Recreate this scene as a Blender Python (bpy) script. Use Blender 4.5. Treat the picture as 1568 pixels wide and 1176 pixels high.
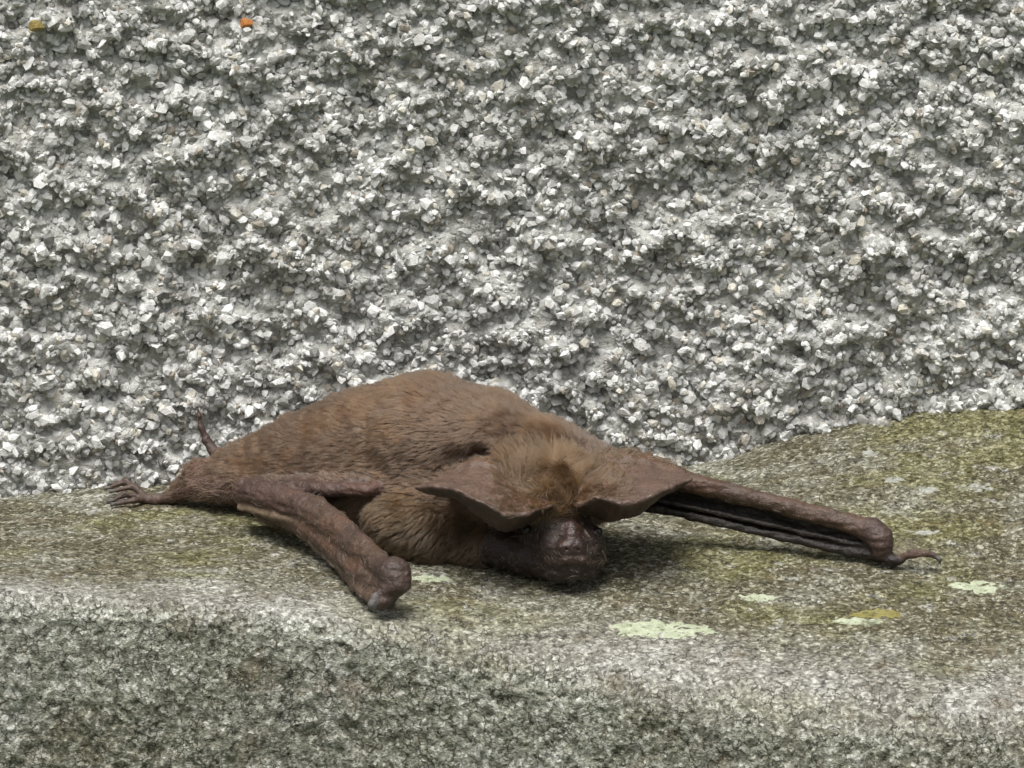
import bpy, math, random
import numpy as np
from mathutils import Vector

# ------------------------------------------------------------------ scene, camera, light
# Everything below is laid out in centimetres and written to Blender in metres.
CM = 0.01
scene = bpy.context.scene
for o in list(bpy.data.objects):
    bpy.data.objects.remove(o, do_unlink=True)
col = scene.collection

PITCH = math.radians(13.0)
DIST = 80.0                      # cm from the lens to the spot of ledge under the head
FOC = 100.0 * DIST               # focal length in photograph pixels (1568 wide)
FWD = np.array([0, math.cos(PITCH), -math.sin(PITCH)])
UPV = np.array([0, math.sin(PITCH), math.cos(PITCH)])
CAM = -DIST * FWD + 2.62 * UPV

cam_data = bpy.data.cameras.new('camera')
cam_data.sensor_width = 36.0
cam_data.lens = 36.0 * FOC / 1568.0
cam_data.clip_start = 0.01
cam_data.clip_end = 3000.0
cam = bpy.data.objects.new('camera', cam_data)
col.objects.link(cam)
cam.location = Vector(CAM * CM)
cam.rotation_euler = (math.pi / 2 - PITCH, 0, 0)
scene.camera = cam

SUN_EL, SUN_AZ = math.radians(69), math.radians(198)   # azimuth clockwise from +Y (towards the wall)
world = bpy.data.worlds.new('World')
scene.world = world
world.use_nodes = True
wn, wl = world.node_tree.nodes, world.node_tree.links
wn.clear()
sky = wn.new('ShaderNodeTexSky')
sky.sky_type = 'NISHITA'
sky.sun_disc = False
sky.sun_elevation = SUN_EL
sky.sun_rotation = SUN_AZ
sky.air_density = 1.0
sky.dust_density = 5.0
hsv = wn.new('ShaderNodeHueSaturation')
hsv.inputs['Saturation'].default_value = 0.25          # overcast: the sky is a grey white
bgn = wn.new('ShaderNodeBackground')
bgn.inputs['Strength'].default_value = 0.05
wo = wn.new('ShaderNodeOutputWorld')
wl.new(sky.outputs[0], hsv.inputs['Color'])
wl.new(hsv.outputs[0], bgn.inputs['Color'])
wl.new(bgn.outputs[0], wo.inputs['Surface'])

sun_data = bpy.data.lights.new('sun', 'SUN')
sun_data.energy = 1.5
sun_data.angle = math.radians(34)
sun_data.color = (1.0, 0.975, 0.93)
sun = bpy.data.objects.new('sun', sun_data)
col.objects.link(sun)
sdir = Vector((math.sin(SUN_AZ) * math.cos(SUN_EL), math.cos(SUN_AZ) * math.cos(SUN_EL), math.sin(SUN_EL)))
sun.rotation_euler = sdir.to_track_quat('Z', 'Y').to_euler()
sun.location = sdir * 3

scene.view_settings.view_transform = 'Standard'
scene.view_settings.look = 'None'
scene.view_settings.exposure = 1.28
scene.view_settings.gamma = 1.0
scene.view_settings.use_curve_mapping = False
scene.cycles.use_denoising = True

# ------------------------------------------------------------------ helpers
rng = np.random.default_rng(7)
random.seed(7)


def at(px, py, Y):
    """the point on the line of sight of a photograph pixel that lies at depth Y (cm)"""
    d = FWD + UPV * ((588.0 - py) / FOC) + np.array([1.0, 0, 0]) * ((px - 784.0) / FOC)
    t = (Y - CAM[1]) / d[1]
    return CAM + d * t


def sstep(a, b, x):
    t = np.clip((x - a) / (b - a), 0, 1)
    return t * t * (3 - 2 * t)


def vnoise(p, seed=0):
    """value noise in [-1, 1], p is (n, 3)"""
    p = np.asarray(p, dtype=np.float64)
    i = np.floor(p).astype(np.int64)
    f = p - i
    f = f * f * f * (f * (f * 6 - 15) + 10)
    out = np.zeros(len(p))
    for dx in (0, 1):
        wx = f[:, 0] if dx else 1 - f[:, 0]
        for dy in (0, 1):
            wy = f[:, 1] if dy else 1 - f[:, 1]
            for dz in (0, 1):
                wz = f[:, 2] if dz else 1 - f[:, 2]
                h = ((i[:, 0] + dx) * 374761393 + (i[:, 1] + dy) * 668265263 + (i[:, 2] + dz) * 2147483647 + seed * 974634777) & 0xFFFFFFFF
                h = ((h ^ (h >> 13)) * 1274126177) & 0xFFFFFFFF
                h = ((h ^ (h >> 16)) * 2246822519) & 0xFFFFFFFF
                h = h ^ (h >> 15)
                out += wx * wy * wz * ((h & 0xFFFF) / 32767.5 - 1.0)
    return out


def fbm(p, seed=0, octaves=4, gain=0.5):
    p = np.asarray(p, dtype=np.float64)
    a, s, tot = 1.0, 0.0, 0.0
    for k in range(octaves):
        s = s + a * vnoise(p * (2.03 ** k) + 17.3 * k, seed + k)
        tot += a
        a *= gain
    return s / tot


def make_mesh(name, verts_cm, faces, smooth=True):
    """verts (n,3) in cm; faces an int array (m,3) or (m,4), or a list of those"""
    me = bpy.data.meshes.new(name)
    if not isinstance(faces, list):
        faces = [faces]
    v = np.asarray(verts_cm, dtype=np.float32) * CM
    me.vertices.add(len(v))
    me.vertices.foreach_set('co', v.ravel())
    nl = sum(f.size for f in faces)
    me.loops.add(nl)
    me.loops.foreach_set('vertex_index', np.concatenate([f.ravel() for f in faces]).astype(np.int32))
    npoly = sum(len(f) for f in faces)
    me.polygons.add(npoly)
    tot = np.concatenate([np.full(len(f), f.shape[1], dtype=np.int32) for f in faces])
    start = np.concatenate([[0], np.cumsum(tot)[:-1]]).astype(np.int32)
    me.polygons.foreach_set('loop_start', start)
    me.polygons.foreach_set('loop_total', tot)
    me.polygons.foreach_set('use_smooth', np.full(npoly, smooth, dtype=bool))
    me.update(calc_edges=True)
    me.validate()
    return me


def colour_attr(me, name, rgb):
    a = me.color_attributes.new(name, 'FLOAT_COLOR', 'POINT')
    c = np.ones((len(rgb), 4), dtype=np.float32)
    c[:, :3] = rgb
    a.data.foreach_set('color', c.ravel())


def link(name, data, parent=None, mat=None, **props):
    o = bpy.data.objects.new(name, data)
    col.objects.link(o)
    if parent is not None:
        o.parent = parent
    if mat is not None and data is not None and not len(data.materials):
        data.materials.append(mat)
    for k, v in props.items():
        o[k] = v
    return o


def grid_faces(nu, nv):
    i = np.arange((nu - 1) * (nv - 1))
    a = (i // (nv - 1)) * nv + i % (nv - 1)
    return np.stack([a, a + nv, a + nv + 1, a + 1], axis=1)


def grid_normals(P):
    du = np.gradient(P, axis=0)
    dv = np.gradient(P, axis=1)
    n = np.cross(du, dv)
    return n / (np.linalg.norm(n, axis=2, keepdims=True) + 1e-12)


class Mat:
    """small wrapper that builds node materials"""

    def __init__(self, name, rough=0.8, spec=0.3):
        self.m = bpy.data.materials.new(name)
        self.m.use_nodes = True
        self.nt = self.m.node_tree
        self.b = self.nt.nodes['Principled BSDF']
        self.b.inputs['Roughness'].default_value = rough
        self.b.inputs['Specular IOR Level'].default_value = spec

    def node(self, t, **kw):
        n = self.nt.nodes.new(t)
        for k, v in kw.items():
            if hasattr(n, k):
                setattr(n, k, v)
            else:
                n.inputs[k].default_value = v
        return n

    def link(self, a, b):
        self.nt.links.new(a, b)

    def coords(self):
        return self.node('ShaderNodeTexCoord').outputs['Object']

    def noise(self, scale, detail=4.0, rough=0.55, vec=None):
        n = self.node('ShaderNodeTexNoise')
        n.inputs['Scale'].default_value = scale
        n.inputs['Detail'].default_value = detail
        n.inputs['Roughness'].default_value = rough
        self.link(vec if vec is not None else self.coords(), n.inputs['Vector'])
        return n.outputs['Fac']

    def voronoi(self, scale, feature='F1', out='Distance', vec=None):
        n = self.node('ShaderNodeTexVoronoi')
        n.feature = feature
        n.inputs['Scale'].default_value = scale
        self.link(vec if vec is not None else self.coords(), n.inputs['Vector'])
        return n.outputs[out]

    def ramp(self, fac, stops):
        n = self.node('ShaderNodeValToRGB')
        e = n.color_ramp.elements
        while len(e) < len(stops):
            e.new(0.5)
        for k, (p, c) in enumerate(stops):
            e[k].position = p
            e[k].color = (c, c, c, 1) if isinstance(c, (int, float)) else (*c, 1)
        self.link(fac, n.inputs['Fac'])
        return n.outputs['Color']

    def mix(self, fac, a, b, mode='MIX'):
        n = self.node('ShaderNodeMix')
        n.data_type = 'RGBA'
        n.blend_type = mode
        for sock, v in ((n.inputs['Factor'], fac), (n.inputs['A'], a), (n.inputs['B'], b)):
            if sock.type == 'VALUE' and sock.name != 'Factor':
                continue
            self.put(sock, v)
        cs = [s for s in n.inputs if s.type == 'RGBA']
        fs = [s for s in n.inputs if s.name == 'Factor' and s.type == 'VALUE'][0]
        self.put(fs, fac)
        self.put(cs[0], a)
        self.put(cs[1], b)
        return [s for s in n.outputs if s.type == 'RGBA'][0]

    def put(self, sock, v):
        if isinstance(v, bpy.types.NodeSocket):
            self.link(v, sock)
        elif isinstance(v, (int, float)):
            if sock.type == 'RGBA':
                sock.default_value = (v, v, v, 1)
            elif sock.type == 'VALUE':
                sock.default_value = v
        elif sock.type == 'RGBA':
            sock.default_value = (*v, 1)

    def math(self, op, a, b=0.5):
        n = self.node('ShaderNodeMath')
        n.operation = op
        self.put(n.inputs[0], a)
        self.put(n.inputs[1], b)
        return n.outputs[0]

    def attr(self, name, out='Color'):
        n = self.node('ShaderNodeAttribute')
        n.attribute_name = name
        return n.outputs[out]

    def bump(self, height, dist, strength=1.0):
        n = self.node('ShaderNodeBump')
        n.inputs['Strength'].default_value = strength
        n.inputs['Distance'].default_value = dist
        self.link(height, n.inputs['Height'])
        if self.b.inputs['Normal'].is_linked:
            self.link(self.b.inputs['Normal'].links[0].from_socket, n.inputs['Normal'])
        self.link(n.outputs[0], self.b.inputs['Normal'])

    def colour(self, s):
        self.put(self.b.inputs['Base Color'], s)


# ------------------------------------------------------------------ shape of the ledge and the wall plane
def wall_y(X):
    return 4.75 + 0.05 * np.asarray(X, dtype=float)


def z_on(px, py, Y):
    return at(px, py, Y)[2]


# rows of the photograph where the top meets the wall, and where it rounds over into the front face
_bx = np.array([-300, 0, 160, 600, 980, 1090, 1160, 1250, 1400, 1568, 1900.0])
_bp = np.array([775, 765, 750, 738, 724, 712, 690, 668, 645, 622, 600.0])
_fx = np.array([-400, 0, 400, 600, 800, 1000, 1250, 1568, 2000.0])
_fp = np.array([890, 900, 925, 962, 1000, 1034, 1062, 1085, 1100.0])
_Xs = np.linspace(-12, 14, 261)


def _smooth(a, n=9):
    k = np.hanning(n + 2)[1:-1]
    k /= k.sum()
    return np.convolve(np.pad(a, n // 2, mode='edge'), k, 'valid')


_zb = np.empty_like(_Xs)
_zf = np.empty_like(_Xs)
_Yf = -3.0 - 1.9 * sstep(-3.5, 7, _Xs)
for _i, _x in enumerate(_Xs):
    yw = float(wall_y(_x)) - 0.25
    px = 784 + 100 * _x * DIST / (DIST + yw)
    _zb[_i] = z_on(px, np.interp(px, _bx, _bp), yw)
    px = 784 + 100 * _x * DIST / (DIST + _Yf[_i])
    _zf[_i] = z_on(px, np.interp(px, _fx, _fp), _Yf[_i])
_zb = _smooth(_zb, 11)
_zf = _smooth(_zf, 41)


def front_y(X):
    return np.interp(X, _Xs, _Yf)


def ledge_smooth(X, Y):
    X = np.asarray(X, dtype=float)
    Y = np.asarray(Y, dtype=float)
    zb, zf, yf = np.interp(X, _Xs, _zb), np.interp(X, _Xs, _zf), front_y(X)
    yb = wall_y(X) - 0.25
    zm = 0.0
    # quadratic through (yf, zf), (0, 0), (yb, zb)
    q = zf * (Y - 0) * (Y - yb) / ((yf - 0) * (yf - yb)) + zb * (Y - yf) * (Y - 0) / ((yb - yf) * yb)
    return q + zm


def ledge_rough(p):
    p = np.asarray(p, dtype=float)
    return (0.030 * fbm(p / 1.3, 11, 3) + 0.028 * fbm(p / 0.33, 21, 3)
            + 0.022 * fbm(p / 0.11, 31, 2))


def ledge_z(X, Y):
    X = np.atleast_1d(np.asarray(X, dtype=float))
    Y = np.atleast_1d(np.asarray(Y, dtype=float))
    z = ledge_smooth(X, Y)
    return z + ledge_rough(np.stack([X, Y, z], 1))


def spaced(lo, hi, step, flo, fhi, n):
    core = np.arange(lo, hi + 1e-6, step)
    g = np.linspace(0, 1, n + 1)[1:] ** 1.7
    return np.concatenate([(lo + (flo - lo) * g)[::-1], core, hi + (fhi - hi) * g])


# ------------------------------------------------------------------ ground in front of the wall
m = Mat('lawn', 0.95, 0.1)
m.colour(m.ramp(m.noise(9, 8, 0.65), [(0.3, (0.025, 0.040, 0.012)), (0.5, (0.045, 0.070, 0.020)), (0.7, (0.080, 0.100, 0.035))]))
m.bump(m.noise(40, 6, 0.6), 0.01, 0.6)
link('ground', make_mesh('ground', np.array([[-1e5, -1e5, -88], [1e5, -1e5, -88], [1e5, 1e5, -88], [-1e5, 1e5, -88.0]]), np.array([[0, 1, 2, 3]])),
     None, m.m, kind='structure', label='short dark green lawn below the ledge', category='ground')


# ------------------------------------------------------------------ stone ledge
def build_ledge():
    xs = spaced(-9.5, 9.5, 0.045, -60, 60, 26)
    nx = len(xs)
    R = 0.40 + 0.60 * sstep(-4, 6, xs)                    # rounding of the nose
    yf = front_y(xs) - 0.55 * R
    rows = []
    top_n = 170
    arc_n = 34
    face = np.concatenate([np.arange(0.05, 4.2, 0.05), [4.6, 5.2, 6.0, 7.0, 8.0]])
    back = float(8.5)
    for t in np.linspace(0, 1, top_n):
        y = back + (yf + R - back) * (1 - (1 - t) ** 1.0)
        yy = np.minimum(y, wall_y(xs) + 0.6)
        z = ledge_smooth(xs, yy)
        rows.append(np.stack([xs, y, z], 1))
    ye = yf + R
    ze = ledge_smooth(xs, ye)
    slope = (ledge_smooth(xs, ye + 0.05) - ledge_smooth(xs, ye - 0.05)) / 0.1
    a0 = np.arctan(slope)                                 # start angle so that the arc leaves tangentially
    for k in range(1, arc_n + 1):
        a = a0 + (math.pi / 2 * 0.97 - a0) * k / arc_n
        y = ye - R * (np.sin(a) - np.sin(a0))
        z = ze - R * (np.cos(a0) - np.cos(a))
        rows.append(np.stack([xs, y, z], 1))
    ylast, zlast = rows[-1][:, 1].copy(), rows[-1][:, 2].copy()
    for d in face:
        rows.append(np.stack([xs, ylast - 0.03 * d, zlast - d], 1))
    P = np.stack(rows, 0)                                 # (nv, nx, 3)
    # even the top sampling: keep the rough displacement a function of the smooth point
    N = -grid_normals(P)
    N *= np.sign(N[:, :, 2:3].mean()) if abs(N[5, 5, 2]) > 0.1 and N[5, 5, 2] < 0 else 1
    flat = P.reshape(-1, 3)
    q = ledge_rough(flat)
    rowi = np.repeat(np.arange(P.shape[0]), nx)
    f = sstep(top_n, top_n + arc_n, rowi)
    amp = 1.0 + 0.55 * f
    Nf = N.reshape(-1, 3)
    up = np.array([0, 0, 1.0])
    D = up * (1 - f)[:, None] + Nf * f[:, None]
    V = flat + D * (q * amp)[:, None]
    # granite grain pits on the front face
    pit = np.clip(vnoise(flat / 0.085, 77) - 0.25, 0, 1) * (0.02 + 0.05 * f)
    V -= D * pit[:, None]
    nv = P.shape[0]
    faces = grid_faces(nv, nx)[:, ::-1]
    # close underneath
    b0 = len(V)
    V = np.concatenate([V, np.stack([xs, np.full(nx, back), np.full(nx, V[-nx:, 2].min())], 1)])
    idx = np.arange(nx - 1)
    last = (nv - 1) * nx
    under = np.stack([last + idx, b0 + idx, b0 + idx + 1, last + idx + 1], 1)
    rear = np.stack([b0 + idx, idx, idx + 1, b0 + idx + 1], 1)
    me = make_mesh('stone_ledge', V, [faces, under, rear])
    # zones that belong to the stone itself: algae film on the top, pale worn arris, lichen-yellow areas
    X, Y, Z = flat[:, 0], flat[:, 1], flat[:, 2]
    big = fbm(flat / np.array([2.2, 1.6, 1.6]), 51, 4)
    algae = sstep(-0.45, 0.35, big + 0.55 * (1 - f) - 0.15)
    algae *= (1 - 0.40 * f)
    rim = np.exp(-((rowi - top_n - 4) / 16.0) ** 2) * (0.75 + 0.6 * fbm(flat / 1.1, 61, 3))
    rim += 0.9 * np.clip(fbm(flat / 1.5, 63, 3) - 0.16, 0, 1) * f
    yel = sstep(-0.1, 0.4, fbm(flat / np.array([1.6, 1.2, 1.2]), 71, 4) + 0.35 * sstep(2, 7, X) * sstep(0, 4, Y) - 0.12)
    yel *= (1 - f)
    zone = np.stack([algae, np.clip(rim, 0, 1), yel], 1)
    zone = np.concatenate([zone, np.tile([0.2, 0, 0], (nx, 1))])
    colour_attr(me, 'zone', np.clip(zone, 0, 1))
    return me


m = Mat('weathered_stone', 0.9, 0.25)
sep = m.node('ShaderNodeSeparateColor')
m.link(m.attr('zone'), sep.inputs[0])
tc = m.coords()
grain = m.noise(1500, 3, 0.65)
coarse = m.noise(620, 4, 0.75)
patch = m.noise(75, 5, 0.6)
warp = m.node('ShaderNodeVectorMath')
warp.operation = 'MULTIPLY_ADD'
wnz = m.node('ShaderNodeTexNoise')
wnz.inputs['Scale'].default_value = 900
m.link(tc, wnz.inputs['Vector'])
m.link(wnz.outputs['Color'], warp.inputs[0])
warp.inputs[1].default_value = (0.0011, 0.0011, 0.0011)
m.link(tc, warp.inputs[2])
cells = m.node('ShaderNodeSeparateColor')
m.link(m.voronoi(1900, 'F1', 'Color', warp.outputs[0]), cells.inputs[0])
# mineral grain: random tone per crystal blended with broader mottling
tone = m.math('ADD', m.math('MULTIPLY', cells.outputs[0], 0.30), m.math('MULTIPLY', coarse, 0.70))
base = m.ramp(tone, [(0.27, (0.045, 0.042, 0.030)), (0.38, (0.22, 0.22, 0.172)), (0.54, (0.35, 0.35, 0.295)), (0.68, (0.64, 0.645, 0.59))])
moss = m.ramp(tone, [(0.28, (0.026, 0.024, 0.012)), (0.42, (0.090, 0.081, 0.048)), (0.56, (0.155, 0.143, 0.092)), (0.69, (0.40, 0.39, 0.31))])
yell = m.ramp(tone, [(0.28, (0.05, 0.047, 0.014)), (0.50, (0.155, 0.148, 0.056)), (0.72, (0.34, 0.33, 0.17))])
pale = m.ramp(tone, [(0.26, (0.20, 0.195, 0.18)), (0.46, (0.42, 0.42, 0.395)), (0.68, (0.66, 0.66, 0.64))])
pn = m.ramp(patch, [(0.35, 0.0), (0.65, 1.0)])
c = m.mix(m.math('MULTIPLY', sep.outputs[0], m.math('ADD', pn, 0.45)), base, moss)
c = m.mix(m.math('MULTIPLY', sep.outputs[2], 0.65), c, yell)
c = m.mix(m.math('MULTIPLY', sep.outputs[1], m.math('ADD', m.math('MULTIPLY', pn, 0.5), 0.40)), c, pale)
fleck = m.ramp(m.noise(260, 4, 0.7), [(0.60, 0.0), (0.66, 1.0)])
c = m.mix(m.math('MULTIPLY', fleck, 0.55), c, pale)
dk = m.ramp(m.noise(300, 5, 0.75), [(0.35, 1.0), (0.43, 0.0)])
c = m.mix(m.math('MULTIPLY', dk, 0.38), c, (0.040, 0.037, 0.022))
seams = m.ramp(m.voronoi(780, 'DISTANCE_TO_EDGE', 'Distance', warp.outputs[0]), [(0.02, 1.0), (0.10, 0.0)])
smask = m.ramp(m.noise(420, 3, 0.6), [(0.47, 0.0), (0.56, 1.0)])
c = m.mix(m.math('MULTIPLY', m.math('MULTIPLY', seams, smask), 0.8), c, (0.030, 0.027, 0.018))
brown = m.ramp(m.noise(140, 4, 0.65), [(0.58, 0.0), (0.70, 1.0)])
c = m.mix(m.math('MULTIPLY', brown, 0.35), c, (0.13, 0.085, 0.04))
c = m.mix(0.55, c, m.ramp(grain, [(0.34, 0.15), (0.66, 0.85)]), 'OVERLAY')
m.colour(c)
m.bump(tone, 0.0012, 1.0)
m.bump(grain, 0.0004, 0.8)
MAT_STONE = m.m

ledge = link('stone_ledge', build_ledge(), None, MAT_STONE,
             label='weathered grey stone ledge with olive algae film and rounded front edge', category='ledge', kind='thing')


# ------------------------------------------------------------------ lichen crusts on the ledge
def lichen_material(name, a, b):
    mm = Mat(name, 0.95, 0.1)
    lc = mm.ramp(mm.noise(700, 4, 0.65), [(0.3, a), (0.65, b)])
    holes = mm.ramp(mm.noise(520, 5, 0.75), [(0.37, 1.0), (0.46, 0.0)])
    mm.colour(mm.mix(mm.math('MULTIPLY', holes, 0.8), lc, (0.10, 0.095, 0.055)))
    mm.bump(mm.noise(900, 4, 0.7), 0.0006, 0.9)
    return mm.m


LICH_PALE = lichen_material('pale_green_lichen', (0.30, 0.33, 0.22), (0.50, 0.545, 0.41))
LICH_YEL = lichen_material('yellow_lichen', (0.17, 0.15, 0.04), (0.30, 0.27, 0.11))
LICH_GREY = lichen_material('grey_white_lichen', (0.22, 0.22, 0.19), (0.44, 0.45, 0.41))


def ground_hit(px, py):
    """the point of the ledge's top behind a pixel"""
    ys = np.linspace(-5.5, 5.0, 1200)
    pts = np.array([at(px, py, y) for y in ys])
    d = pts[:, 2] - ledge_smooth(pts[:, 0], pts[:, 1])
    k = np.where((d[:-1] > 0) & (d[1:] <= 0))[0]
    k = k[0] if len(k) else int(np.argmin(np.abs(d)))
    return pts[k]


def lichen(px, py, w, h, seed, mat):
    c0 = ground_hit(px, py)
    lo, hi = ground_hit(px, py + h / 2), ground_hit(px, py - h / 2)
    rx, ry = w / 200.0, max(abs(hi[1] - lo[1]) / 2, 0.08)
    n, rings = 110, 7
    ang = np.linspace(0, 2 * math.pi, n, endpoint=False)
    r0 = 1 + 0.48 * fbm(np.stack([np.cos(ang) * 1.9, np.sin(ang) * 1.9, np.full(n, seed * 3.1)], 1), 5, 6, 0.72)
    V, F = [], []
    prof = [0.0, 0.25, 0.5, 0.72, 0.88, 0.97, 1.0]
    hgt = [0.012, 0.014, 0.008, 0.010, 0.000, -0.012, -0.04]
    for k in range(rings):
        x = c0[0] + rx * r0 * prof[k] * np.cos(ang)
        y = c0[1] + ry * r0 * prof[k] * np.sin(ang)
        z = ledge_z(x, y) + hgt[k] + 0.022 * vnoise(np.stack([x, y, x * 0], 1) / 0.07, 9)
        V.append(np.stack([x, y, z], 1))
    V = np.concatenate(V)
    for k in range(rings - 1):
        i = np.arange(n)
        j = (i + 1) % n
        F.append(np.stack([k * n + i, (k + 1) * n + i, (k + 1) * n + j, k * n + j], 1))
    return link('lichen_patch', make_mesh('lichen_patch', V, np.concatenate(F)), ledge, mat)


for k, (px, py, w, h, mt) in enumerate([
        (1018, 964, 165, 30, LICH_PALE), (1158, 915, 64, 13, LICH_PALE), (1500, 900, 92, 18, LICH_PALE),
        (660, 887, 66, 12, LICH_PALE), (1345, 940, 90, 16, LICH_YEL), (1312, 952, 100, 10, LICH_PALE),
        (1500, 746, 44, 13, LICH_GREY), (1368, 736, 36, 10, LICH_GREY), (1420, 752, 40, 9, LICH_GREY),
        (1330, 695, 30, 10, LICH_GREY), (1420, 815, 46, 7, LICH_GREY)]):
    lichen(px, py, w, h, k + 1, mt)

# ------------------------------------------------------------------ roughcast wall
wall = link('roughcast_wall', None, None, None,
            label='rough wall dashed with white and grey stone chips rising behind the ledge', category='wall', kind='thing')


def coat_h(X, Z):
    """how far the mortar stands out of the wall plane"""
    a = math.radians(32)
    u = X * math.cos(a) + Z * math.sin(a)
    v = -X * math.sin(a) + Z * math.cos(a)
    p = np.stack([u / 1.05, v / 0.62, np.zeros_like(u)], 1)
    big = fbm(p, 101, 3, 0.55)
    mid = fbm(np.stack([X / 0.34, Z / 0.30, np.zeros_like(X) + 4], 1), 111, 2)
    lump = fbm(np.stack([X / 0.6, Z / 0.55, np.zeros_like(X) + 9], 1), 121, 2)
    fine = fbm(np.stack([X / 0.42, Z / 0.30 + X * 0.9, np.zeros_like(X) + 2], 1), 131, 2)
    tiny = fbm(np.stack([X / 0.19, Z / 0.16 + X * 1.2, np.zeros_like(X) + 6], 1), 141, 2)
    return 0.11 * big + 0.13 * lump + 0.14 * mid + 0.17 * fine + 0.13 * tiny


def coat_point(X, Z):
    return np.stack([X, wall_y(X) - coat_h(X, Z), Z], 1)


def build_coat():
    xs = spaced(-12, 12, 0.07, -90, 90, 30)
    zs = spaced(-1.2, 11, 0.07, -90, 130, 30)
    XX, ZZ = np.meshgrid(xs, zs, indexing='ij')
    V = coat_point(XX.ravel(), ZZ.ravel())
    V[:, 1] -= 0.05 * vnoise(V / 0.12, 5)
    F = grid_faces(len(xs), len(zs))
    n, mz = len(xs), len(zs)
    # thickness: a back sheet
    b0 = len(V)
    corners = np.array([[xs[0], 30, zs[0]], [xs[-1], 30, zs[0]], [xs[-1], 30, zs[-1]], [xs[0], 30, zs[-1]]])
    V = np.concatenate([V, corners])
    back = np.array([[b0, b0 + 3, b0 + 2, b0 + 1]])
    tri = []
    i = np.arange(n - 1)
    tri.append(np.stack([i * mz, np.full(n - 1, b0), (i + 1) * mz], 1))
    tri.append(np.array([[(n - 1) * mz, b0, b0 + 1]]))
    tri.append(np.stack([i * mz + mz - 1, (i + 1) * mz + mz - 1, np.full(n - 1, b0 + 3)], 1))
    tri.append(np.array([[(n - 1) * mz + mz - 1, b0 + 2, b0 + 3]]))
    j = np.arange(mz - 1)
    tri.append(np.stack([j, j + 1, np.full(mz - 1, b0)], 1))
    tri.append(np.array([[mz - 1, b0 + 3, b0]]))
    tri.append(np.stack([(n - 1) * mz + j + 1, (n - 1) * mz + j, np.full(mz - 1, b0 + 1)], 1))
    tri.append(np.array([[(n - 1) * mz + mz - 1, b0 + 1, b0 + 2]]))
    return make_mesh('mortar_coat', V, [F, back, np.concatenate(tri)])


m = Mat('cement_mortar', 0.95, 0.15)
cc = m.ramp(m.noise(420, 5, 0.65), [(0.3, (0.17, 0.168, 0.15)), (0.5, (0.43, 0.43, 0.40)), (0.7, (0.64, 0.64, 0.61))])
cc = m.mix(m.math('MULTIPLY', m.ramp(m.noise(60, 4), [(0.5, 0.0), (0.68, 1.0)]), 0.35), cc, (0.20, 0.17, 0.12))
m.colour(cc)
m.bump(m.noise(700, 4, 0.6), 0.0012, 1.0)
MAT_MORTAR = m.m
link('mortar_coat', build_coat(), wall, MAT_MORTAR)


def chip_shape(seed):
    r = np.random.default_rng(1000 + seed)
    g = (1 + 5 ** 0.5) / 2
    v = np.array([[-1, g, 0], [1, g, 0], [-1, -g, 0], [1, -g, 0], [0, -1, g], [0, 1, g], [0, -1, -g], [0, 1, -g],
                  [g, 0, -1], [g, 0, 1], [-g, 0, -1], [-g, 0, 1]]) / math.sqrt(1 + g * g)
    f = np.array([[0, 11, 5], [0, 5, 1], [0, 1, 7], [0, 7, 10], [0, 10, 11], [1, 5, 9], [5, 11, 4], [11, 10, 2], [10, 7, 6],
                  [7, 1, 8], [3, 9, 4], [3, 4, 2], [3, 2, 6], [3, 6, 8], [3, 8, 9], [4, 9, 5], [2, 4, 11], [6, 2, 10], [8, 6, 7], [9, 8, 1]])
    A = r.normal(size=(3, 3))
    Q, _ = np.linalg.qr(A)
    v = v @ Q
    # cut with a few random planes: broken, angular faces
    for _ in range(7):
        n = r.normal(size=3)
        n /= np.linalg.norm(n)
        lim = r.uniform(0.45, 0.8)
        d = v @ n
        over = np.clip(d - lim, 0, None)
        v = v - over[:, None] * n
    v *= np.array([1.0, r.uniform(0.65, 0.95), r.uniform(0.35, 0.7)])
    v += r.normal(size=v.shape) * 0.05
    return v, f


SHAPES = [chip_shape(k) for k in range(40)]
CHIP_F = SHAPES[0][1]
SHV = np.stack([s[0] for s in SHAPES])


def chip_rotations(n, tangent_tilt):
    """columns of the rotation: long, wide, thin axis; thin axis roughly out of the wall (-Y)"""
    ax = np.stack([rng.normal(0, tangent_tilt, n), -np.ones(n), rng.normal(0.12, tangent_tilt, n)], 1)
    ax /= np.linalg.norm(ax, axis=1, keepdims=True)
    ref = rng.normal(size=(n, 3))
    t = np.cross(ax, ref)
    t /= np.linalg.norm(t, axis=1, keepdims=True)
    b = np.cross(ax, t)
    return np.stack([t, b, ax], 2)                        # (n,3,3)


def chip_tones(n):
    base = rng.choice(6, n, p=[0.44, 0.25, 0.15, 0.07, 0.06, 0.03])
    table = np.array([[0.69, 0.692, 0.675], [0.57, 0.572, 0.555], [0.42, 0.422, 0.405], [0.20, 0.197, 0.185], [0.57, 0.545, 0.475], [0.31, 0.275, 0.23]])
    c = table[base] * rng.uniform(0.85, 1.12, (n, 1))
    return np.clip(c, 0, 0.86)


def scatter(n, x0, x1, z0, z1, s_lo, s_hi):
    X = rng.uniform(x0, x1, n)
    Z = rng.uniform(z0, z1, n)
    S = s_lo + (s_hi - s_lo) * rng.beta(1.5, 3.6, n)
    P = coat_point(X, Z)
    P[:, 1] -= S * rng.uniform(-0.45, 0.42, n)
    keep = Z > ledge_smooth(X, wall_y(X) - 0.3) - 0.35
    return P[keep], S[keep]


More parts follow.
